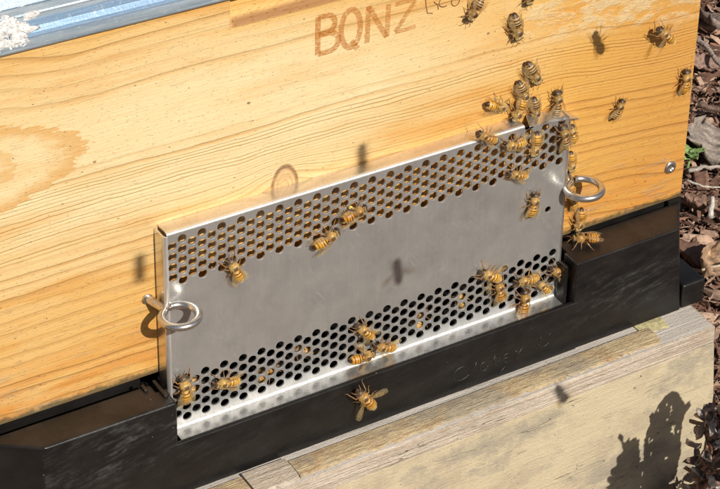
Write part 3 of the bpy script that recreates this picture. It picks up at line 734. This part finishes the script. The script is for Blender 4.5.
def bee(surf, a, b, ang, label, variant=0, spread=18, scale=1.0, pollen=False, lift=0.0, tilt=0.0, group='honey bees on the hive'):
    """surf: w wood face, p guard plate, f floor front, t ledge top, free (x,y,z)"""
    t = empty('honey_bee', label, 'bee', (0, 0, 0), group)
    r = math.radians(ang)
    if surf in ('w', 'p', 'f'):
        y = {'w': -.02, 'p': PY - .02, 'f': -20.15}[surf]
        hx = Vector((math.cos(r), 0, math.sin(r))); up = Vector((0, -1, 0)); loc = Vector((a, y - lift, b))
    elif surf == 'b':
        hx = Vector((math.cos(r), 0, math.sin(r))); up = Vector((0, 1, 0)); loc = Vector((a, PY + .86, b))
    elif surf == 't':
        hx = Vector((math.cos(r), math.sin(r), 0)); up = Vector((0, 0, 1)); loc = Vector((a, b, LZ + .05 + lift))
    else:
        hx = Vector((math.cos(r), 0, math.sin(r))); up = Vector((0, -1, 0)); loc = Vector(surf)
    side = up.cross(hx)
    Mx = Matrix((hx, side, up)).transposed().to_4x4() @ Matrix.Rotation(math.radians(tilt), 4, 'Y')
    t.matrix_world = Matrix.Translation(loc * MM) @ Mx @ Matrix.Scale(scale * 1.07, 4)
    child('body', BODY[variant], t); child('fur', FUR[random.randint(0, 1)], t)
    for e in EYE: child('eye', e, t)
    for e in ANT: child('antenna', e, t)
    for m in LEGS[random.randint(0, 2)]: child('leg', m, t)
    for s_ in (-1, 1):
        for h in (0, 1):
            sp = math.radians((spread + (7 if h else 0)) * -s_ + random.uniform(-5, 5))
            root = Vector((1.9 - .9 * h, s_ * 1.3, 4.35 - .25 * h)) * MM
            sp *= (.72 if spread > 50 else .5); m4 = Matrix.Translation(root) @ Matrix.Rotation(sp, 4, 'Z') @ Matrix.Rotation(math.radians(-9 + 4 * h), 4, 'Y') @ Matrix.Rotation(math.radians(14 * -s_), 4, 'X')
            if s_ < 0: pass
            else: m4 = m4 @ Matrix.Scale(-1, 4, Vector((0, 1, 0)))
            child('wing', WING[h], t, m4)
    if pollen:
        child('pollen_basket', POL, t); child('pollen_basket', POL2, t)
    return t
bees = [
    ('w', 163.4, 50.9, -77, 'dark striped bee facing down on bare wood, left of the round bee shadow', 1, 14, 1.05),
    ('w', 142.2, 65.0, -123, 'dark bee just right of the pencilled mark near the top of the box', 1, 30, .95),
    ('w', 169.7, 65.5, -98, 'bee half out of sight at the top, above the dark striped bee', 1, 20, .9),
    ('w', 242.1, 27.7, 137, 'bee with blurred spread wings near the top right corner of the box', 0, 85, 1.0),
    ('w', 221.6, -6.8, 58, 'small lone bee on plain wood between the guard and the right board edge', 1, 25, .8),
    ('w', 258.8, -2.7, 84, 'bee at the right edge of the wooden box', 0, 22, .95),
    ('w', 173.6, 25.7, -61, 'uppermost bee of the cluster above the guard corner', 1, 16, 1.05),
    ('w', 168.8, 17.6, -68, 'second bee from the top of the cluster above the guard', 1, 20, .95),
    ('w', 155.8, 14.3, -24, 'bee with yellow pollen on its legs, left of the cluster above the guard', 0, 35, .95),
    ('w', 167.0, 9.5, -112, 'orange bee hanging head down just above the top flange of the guard', 0, 22, 1.0),
    ('w', 176.0, 6.9, -82, 'bee with its grey back against the bent corner tab', 1, 15, .9),
    ('w', 187.5, 6.6, 89, 'bee with one wing out above the bent corner tab', 1, 50, .95),
    ('p', 186.5, -6.2, 99, 'bee climbing the perforated top right corner of the guard', 1, 15, 1.0),
    ('w', 197.5, -12.6, 104, 'bee on wood close behind the upper right corner of the guard', 0, 15, .8),
    ('w', 197.7, -27.2, -85, 'striped bee squeezed just above the right screw eye', 0, 12, .85),
    ('p', 160.6, -2.0, 178, 'orange bee lying level on the top row of holes near the cluster', 0, 30, .9),
    ('p', 171.2, -5.6, -97, 'bee heading down over the upper holes beside the level orange bee', 0, 18, .95),
    ('p', 163.2, -18.5, 158, 'round yellow bee below the upper holes near the right end', 0, 24, .85),
    ('p', 172.2, -37.1, 77, 'bee on plain steel, left of the single small hole', 0, 26, .95),
    ('p', 145.8, 6.0, 147, 'bee straddling the bright top edge of the guard', 0, 20, .9),
    ('w', 200.3, -49.2, 103, 'faint bee on wood just below the right screw eye', 0, 15, .8),
    ('w', 204.6, -60.5, -97, 'bee on wood between the right screw eye and the black ledge', 0, 22, .95),
    ('t', 204.3, -8.5, 155, 'bee standing on the black ledge right of the guard', 0, 12, 1.05),
    ('p', 151.4, -67.7, 145, 'upper bee of the pair on the lower holes, wings raised', 0, 55, 1.0),
    ('p', 156.5, -77.6, 98, 'lower, orange bee of the pair on the lower holes', 0, 18, 1.0),
    ('p', 171.7, -77.0, 175, 'bee with its head to the left among the group at the lower right holes', 0, 22, .95),
    ('p', 170.3, -88.9, 83, 'bee with its tail over the bright bottom lip at the right', 0, 14, 1.05),
    ('p', 181.0, -84.4, 131, 'small bee between two others at the lower right holes', 0, 20, .85),
    ('p', 189.1, -79.4, 139, 'rightmost bee of the group at the lower right holes', 0, 18, .95),
    ('p', 87.6, -74.8, 132, 'upper bee of the trio on the middle of the lower holes', 0, 20, .95),
    ('p', 97.9, -87.0, 157, 'right bee of the trio on the middle of the lower holes', 0, 40, .95),
    ('p', 86.4, -88.0, -2, 'boldly striped left bee of the trio, just above the bottom lip', 0, 70, 1.0),
    ('p', 2.1, -72.4, 93, 'golden banded bee at the lower left corner of the guard', 0, 10, 1.1),
    ('p', 21.6, -76.4, 168, 'bee on the lower holes, right of the golden banded bee', 0, 28, .95),
    ('p', 26.1, -21.3, 112, 'lone bee below the upper holes near the left end', 0, 14, 1.0),
    ('p', 68.0, -20.2, 22, 'lower left bee of the two touching at the upper holes', 0, 30, 1.0),
    ('p', 81.2, -12.0, 12, 'bee with yellow pollen, upper right of the two touching at the upper holes', 0, 26, .95),
    ('f', 80.4, -99.4, 125, 'bee flying in front of the black strip with wings out', 0, 60, 1.1),
]
bees += [('b', 8.3, -76.5, 80, 'bee behind the plate, glimpsed through holes at the lower left corner', 0, 15, .85),
    ('b', 43.6, -83.2, 20, 'bee behind the lower holes, between the left pair of bees and the trio', 0, 15, .85),
    ('b', 60.0, -78.5, 150, 'bee behind the lower holes, just left of the trio', 0, 15, .85),
    ('b', 119.0, -83.0, 60, 'bee behind the lower holes, just right of the trio', 0, 15, .85),
    ('b', 139.6, -79.5, 110, 'bee behind the lower holes, left of the pair with raised wings', 0, 15, .85)]
for bdef in bees:
    s_, a, b, ang, lab, var, sp, sc = bdef
    lift = {'bee flying in front of the black strip with wings out': 1.5}.get(lab, 0)
    if 'blurred spread' in lab: lift = 3.5
    bee(s_, a, b, ang, lab, var, sp, sc, pollen=('pollen' in lab), lift=lift)
# bees in flight in front of the hive, which throw the soft bee shadows
for loc, ang, lab in (((118, -270, 149.7), 97, 'bee in flight far out, whose shadow falls on the middle of the steel guard'), ((104.5, -270, 213.4), 93, 'bee in flight whose shadow falls on the wood above the guard'),
                 ((10.6, -420, 306.7), 88, 'bee in flight whose shadow falls on the wood left of the guard'), ((214, -90, 99.7), 115, 'bee in flight whose round shadow falls on the upper right wood'), ((186, -260, 46), 120, 'bee in flight whose shadow falls on the timber stand')):
    bee(loc, 0, 0, ang, lab, 0, 75 if loc[0] == 118 else 22, .95, group='bees in flight before the hive')

# ================================================================== LEAVES, TWIGS AND PLANTS
def leaf_mesh(L, W, seed, col, curl=.2, lobes=0, thick=.35, n=16, m=7, holes_=0.0):
    r = random.Random(seed); V, F, Cc = [], [], []; ph = r.uniform(0, 6)
    for i in range(n + 1):
        t = i / n; w = W * math.sin(math.pi * t ** .8) ** .75 * (1 + lobes * .3 * math.sin(t * 22 + ph))
        if i in (0, n): w = .3
        for j in range(m):
            s_ = (j / (m - 1) - .5) * 2
            z = curl * W * (s_ * s_ * .6 + .35 * math.sin(3 * t + ph)) + .05 * W * math.sin(9 * t + 5 * s_ + ph) + abs(s_) * .05 * W + (.04 * W * math.sin(t * 40) * abs(s_))
            V.append((t * L - L / 2, s_ * w * .5 * (1 + .06 * math.sin(17 * t + ph)), z))
            k = .8 + .25 * math.sin(t * 30 + abs(s_) * 6); k = k * (1.25 if abs(s_) < .1 else 1)
            Cc.append(tuple(c * k for c in col))
    for i in range(n):
        for j in range(m - 1):
            if holes_ and 1 < i < n - 1 and 0 < j < m - 2 and r.random() < holes_: continue
            F.append((i * m + j, (i + 1) * m + j, (i + 1) * m + j + 1, i * m + j + 1))
    return V, F, Cc
def leaf(name, label, cat, loc, L, W, rot, col, seed, mat=None, parent=None, group=None, **k):
    V, F, Cc = leaf_mesh(L, W, seed, col, **k)
    R_ = Euler([math.radians(a) for a in rot]).to_matrix(); V = [tuple(R_ @ Vector(v)) for v in V]
    me = mesh(name, V, F, mat or M['leaf'], True, col=Cc)
    o = bpy.data.objects.new(name, me); COL.objects.link(o)
    if parent is not None:
        o.parent = parent; o.location = (Vector(loc) * MM - parent.location)
    else:
        o.location = Vector(loc) * MM; tag(o, label, cat, group)
    so = o.modifiers.new('solid', 'SOLIDIFY'); so.thickness = .35 * MM
    return o
def twig(label, pts, r0, col, seed=0):
    r = random.Random(seed); P = []
    for i in range(len(pts) - 1):
        a, b = Vector(pts[i]), Vector(pts[i + 1])
        for k in range(5): P.append(a.lerp(b, k / 5) + Vector([r.uniform(-.35, .35) * r0 for _ in range(3)]))
    P.append(Vector(pts[-1])); n = len(P); V, F = tube([tuple(p) for p in P], [r0 * (1 - .5 * i / n) * r.uniform(.85, 1.12) for i in range(n)], 8)
    b = P[0]; V = [(v[0] - b.x, v[1] - b.y, v[2] - b.z) for v in V]
    o = bpy.data.objects.new('twig', mesh('twig', V, F, M['leaf'], True, col=[col] * len(V))); COL.objects.link(o); o.location = b * MM
    tag(o, label, 'twig'); return o
zt = GZ + 26
leaf('dry_leaf', 'large pale brown dry leaf beside the green sprout', 'leaf', (433, 180, zt + 2), 40, 32, (22, -14, 60), (.44, .36, .30), 3, curl=.2, lobes=.7)
leaf('dry_leaf', 'curled tan leaf by the corner of the black hive floor', 'leaf', (357, 80, zt + 4), 34, 15, (40, 10, 50), (.56, .36, .22), 5, curl=.6, lobes=.3)
leaf('dry_leaf', 'reddish brown leaf standing beside the timber stand', 'leaf', (281, -44, -176), 52, 26, (75, -75, 10), (.50, .29, .19), 8, curl=.4)
leaf('dry_leaf', 'small brown leaf right of the upper part of the wooden box', 'leaf', (492, 258, zt), 30, 16, (10, 8, -20), (.40, .25, .19), 11, curl=.4, lobes=.5)
leaf('dry_leaf', 'brown leaf just under the curved white twig', 'leaf', (396, 132, zt - 2), 26, 15, (-10, 5, -30), (.34, .20, .14), 12, curl=.5, lobes=.4)
leaf('dry_leaf', 'grey brown leaf beside the top right corner of the wooden box', 'leaf', (524, 300, zt), 34, 20, (25, 8, 80), (.42, .31, .26), 14, curl=.4, lobes=.5)
twig('thick grey twig slanting beside the top of the wooden box', [(501, 290, zt + 8), (499, 267, zt + 6), (494, 242, zt + 5)], 2.2, (.46, .36, .31), 1)
twig('pale twig pointing right from the green sprout', [(404, 160, zt + 3), (412, 156, zt + 6), (424, 150, zt + 6)], 1.5, (.50, .42, .36), 2)
twig('thin curved white twig below the dry leaf', [(397, 152, zt + 4), (402, 143, zt + 3), (412, 136, zt + 3)], .8, (.66, .60, .50), 3)
twig('thin straw near the corner of the black hive floor', [(346, 72, zt + 8), (357, 68, zt + 10), (372, 70, zt + 8)], .9, (.66, .52, .36), 4)
twig('dark stick lying above the large dry leaf', [(452, 214, zt + 5), (462, 200, zt + 6), (480, 192, zt + 4)], 1.8, (.25, .16, .12), 5)
twig('pale chip of wood standing among the mulch', [(388, 118, zt + 1), (393, 124, zt + 10)], 2.0, (.60, .56, .50), 6)
# green sprout
SX, SY = 414, 171
sp = empty('green_sprout', 'small green sprout at the right edge of the wooden box', 'sprout', (SX, SY, GZ))
for i in range(6):
    a = i * 60 + 20
    leaf('leaf', None, None, (SX + 4 * math.cos(math.radians(a)), SY + 4 * math.sin(math.radians(a)), zt + 4 + (i % 3) * 2), 9, 5, (0, -25, a), (.2, .4, .08), 40 + i, mat=M['sprout'], parent=sp, curl=.3, lobes=.6)
V, F = tube([(SX, SY, GZ), (SX - 1, SY + 1, zt - 6), (SX, SY, zt + 5)], .8, 8); obj('stem', V, F, M['sprout'], sp, smooth=True)
# withered flower head in front of the stand
pf = empty('withered_plant', 'withered brown flower head in front of the timber stand', 'plant', (238, -72, GZ))
M['wither'] = M['leaf']
V, F = tube([(238, -72, GZ), (236, -71, -190), (238, -71, -168), (239, -70, -139), (238.4, -70, -128)], [1.6, 1.4, 1.5, 1.1, .5], 8); obj('stem', V, F, M['wither'], pf, smooth=True, col=[(.30, .20, .13)] * len(V))
r = random.Random(5)
for i in range(120):
    zz = -204 + 66 * (i / 120) + r.uniform(-4, 4); a = r.uniform(0, 360); d = r.uniform(1, 9) * (1 - max(0, (zz + 160) / 45))
    cc = r.choice([(.60, .50, .43), (.46, .34, .27), (.42, .22, .14), (.24, .14, .10), (.72, .65, .60)])
    leaf('petal', None, None, (237 + d * math.cos(math.radians(a)), -71 + d * math.sin(math.radians(a)), zz), r.uniform(5, 11), r.uniform(2.5, 5.5), (r.uniform(-70, 70), r.uniform(-80, 40), a), cc, 60 + i, parent=pf, curl=.6, lobes=.5, n=6, m=5)
# broad-leaved weed to the right whose shadow falls on the timber
wd = empty('broad_leaved_weed', 'weed with perforated leaves whose shadow falls on the timber stand', 'plant', (242, -130, GZ))
def inpoly(p, poly):
    c = False; n = len(poly)
    for i in range(n):
        (x1, z1), (x2, z2) = poly[i], poly[i - 1]
        if (z1 > p[1]) != (z2 > p[1]) and p[0] < (x2 - x1) * (p[1] - z1) / (z2 - z1) + x1: c = not c
    return c
def upright(name, outline, y, holes_, parent):
    """leaf blade standing upright, slightly cupped, bitten through by small holes"""
    h = .42; xs = [p[0] for p in outline]; zs = [p[1] for p in outline]; x0, z0 = min(xs), min(zs)
    nx, nz = int((max(xs) - x0) / h) + 1, int((max(zs) - z0) / h) + 1; idx = {}; V, F = [], []
    def vid(i, j):
        if (i, j) not in idx:
            x, z = x0 + i * h, z0 + j * h; idx[(i, j)] = len(V); V.append((x, y + .006 * (x - x0 - 10) ** 2 + .5 * math.sin(z * .25), z))
        return idx[(i, j)]
    for i in range(nx):
        for j in range(nz):
            p = (x0 + (i + .5) * h, z0 + (j + .5) * h)
            if inpoly(p, outline) and not any(inpoly(p, q) for q in holes_): F.append((vid(i, j), vid(i + 1, j), vid(i + 1, j + 1), vid(i, j + 1)))
    o = obj(name, V, F, M['leaf'], parent, smooth=True, col=[(.30, .22, .14)] * len(V)); so = o.modifiers.new('solid', 'SOLIDIFY'); so.thickness = .3 * MM; return o
# outline given where the shadow lands (x,z at y=-38.5) and carried back towards the sun
def cast(pts, dist): return [(x + .05 * dist, z + .76 * dist) for x, z in pts]
D1 = 88
rr_ = random.Random(3)
lobeA = [(226, -186), (225, -172), (228, -163), (231, -155), (235, -149.5), (239, -147.8), (243, -150.5), (246, -157), (248, -161), (251, -160), (252, -163.5), (248.5, -167), (247.5, -176), (249, -190), (247, -206), (226, -206)]
hA = [[(cx + .55 * math.cos(k), cz + 1.0 * math.sin(k)) for k in (0, 1.2, 2.4, 3.6, 4.9)] for cx, cz in ((233, -157), (238, -155.5), (241, -158.5), (237, -161), (235.5, -165), (240.5, -162.5))] + [[(229, -172), (231, -169), (231.6, -174), (230, -177)], [(234, -171), (235.5, -168.5), (235.4, -175)], [(231, -182), (234, -179), (233.5, -187), (231.5, -190)], [(242, -173), (244.6, -170), (244, -176)]]
def jag(poly, amp, seed):
    r = random.Random(seed); out = []
    for i in range(len(poly)):
        a, b = poly[i - 1], poly[i]; L = math.hypot(b[0] - a[0], b[1] - a[1]); n = max(1, int(L / 1.6)); nx, nz = (b[1] - a[1]) / L, -(b[0] - a[0]) / L
        for k in range(n):
            t = k / n; d = r.uniform(-amp, amp) if k else 0; out.append((a[0] + (b[0] - a[0]) * t + nx * d + 1.2, a[1] + (b[1] - a[1]) * t + nz * d))
    return out
lobeA = jag(lobeA, .45, 1)
hA += [[(cx + rr_.uniform(.4, .9) * math.cos(k), cz + rr_.uniform(.5, 1.3) * math.sin(k)) for k in (0, 1.2, 2.4, 3.6, 4.9)] for cx, cz in [(rr_.uniform(231, 247), rr_.uniform(-192, -156)) for _ in range(12)]]
upright('leaf', cast(lobeA, D1), -38.5 - D1, [cast(h, D1) for h in hA], wd)
lobeB = [(206, -206), (206, -196), (203.5, -193), (207, -192), (204.5, -187), (208, -186.5), (206.5, -182), (210, -180.5), (209.6, -176), (212.4, -174.4), (211.4, -168), (209.2, -162), (210.2, -161.6), (213.6, -169), (215.8, -166.5), (216.4, -169.5), (220, -168.8), (222.4, -171), (223.4, -178), (224.5, -186), (226, -190), (226.5, -206)]
D2_ = 100
lobeB = jag(lobeB, .9, 2)
upright('leaf', cast(lobeB, D2_), -38.5 - D2_, [], wd)
V, F = tube([(243, -128, GZ), (243, -127.5, -190), (242, -127, -150)], 1.3, 8); obj('stem', V, F, M['leaf'], wd, smooth=True, col=[(.3, .22, .14)] * len(V))
V, F = tube([(244, -132, GZ), (234, -136, -180), (224, -138, -140), (221, -138.6, -132)], 1.2, 8); obj('stem', V, F, M['leaf'], wd, smooth=True, col=[(.3, .22, .14)] * len(V))
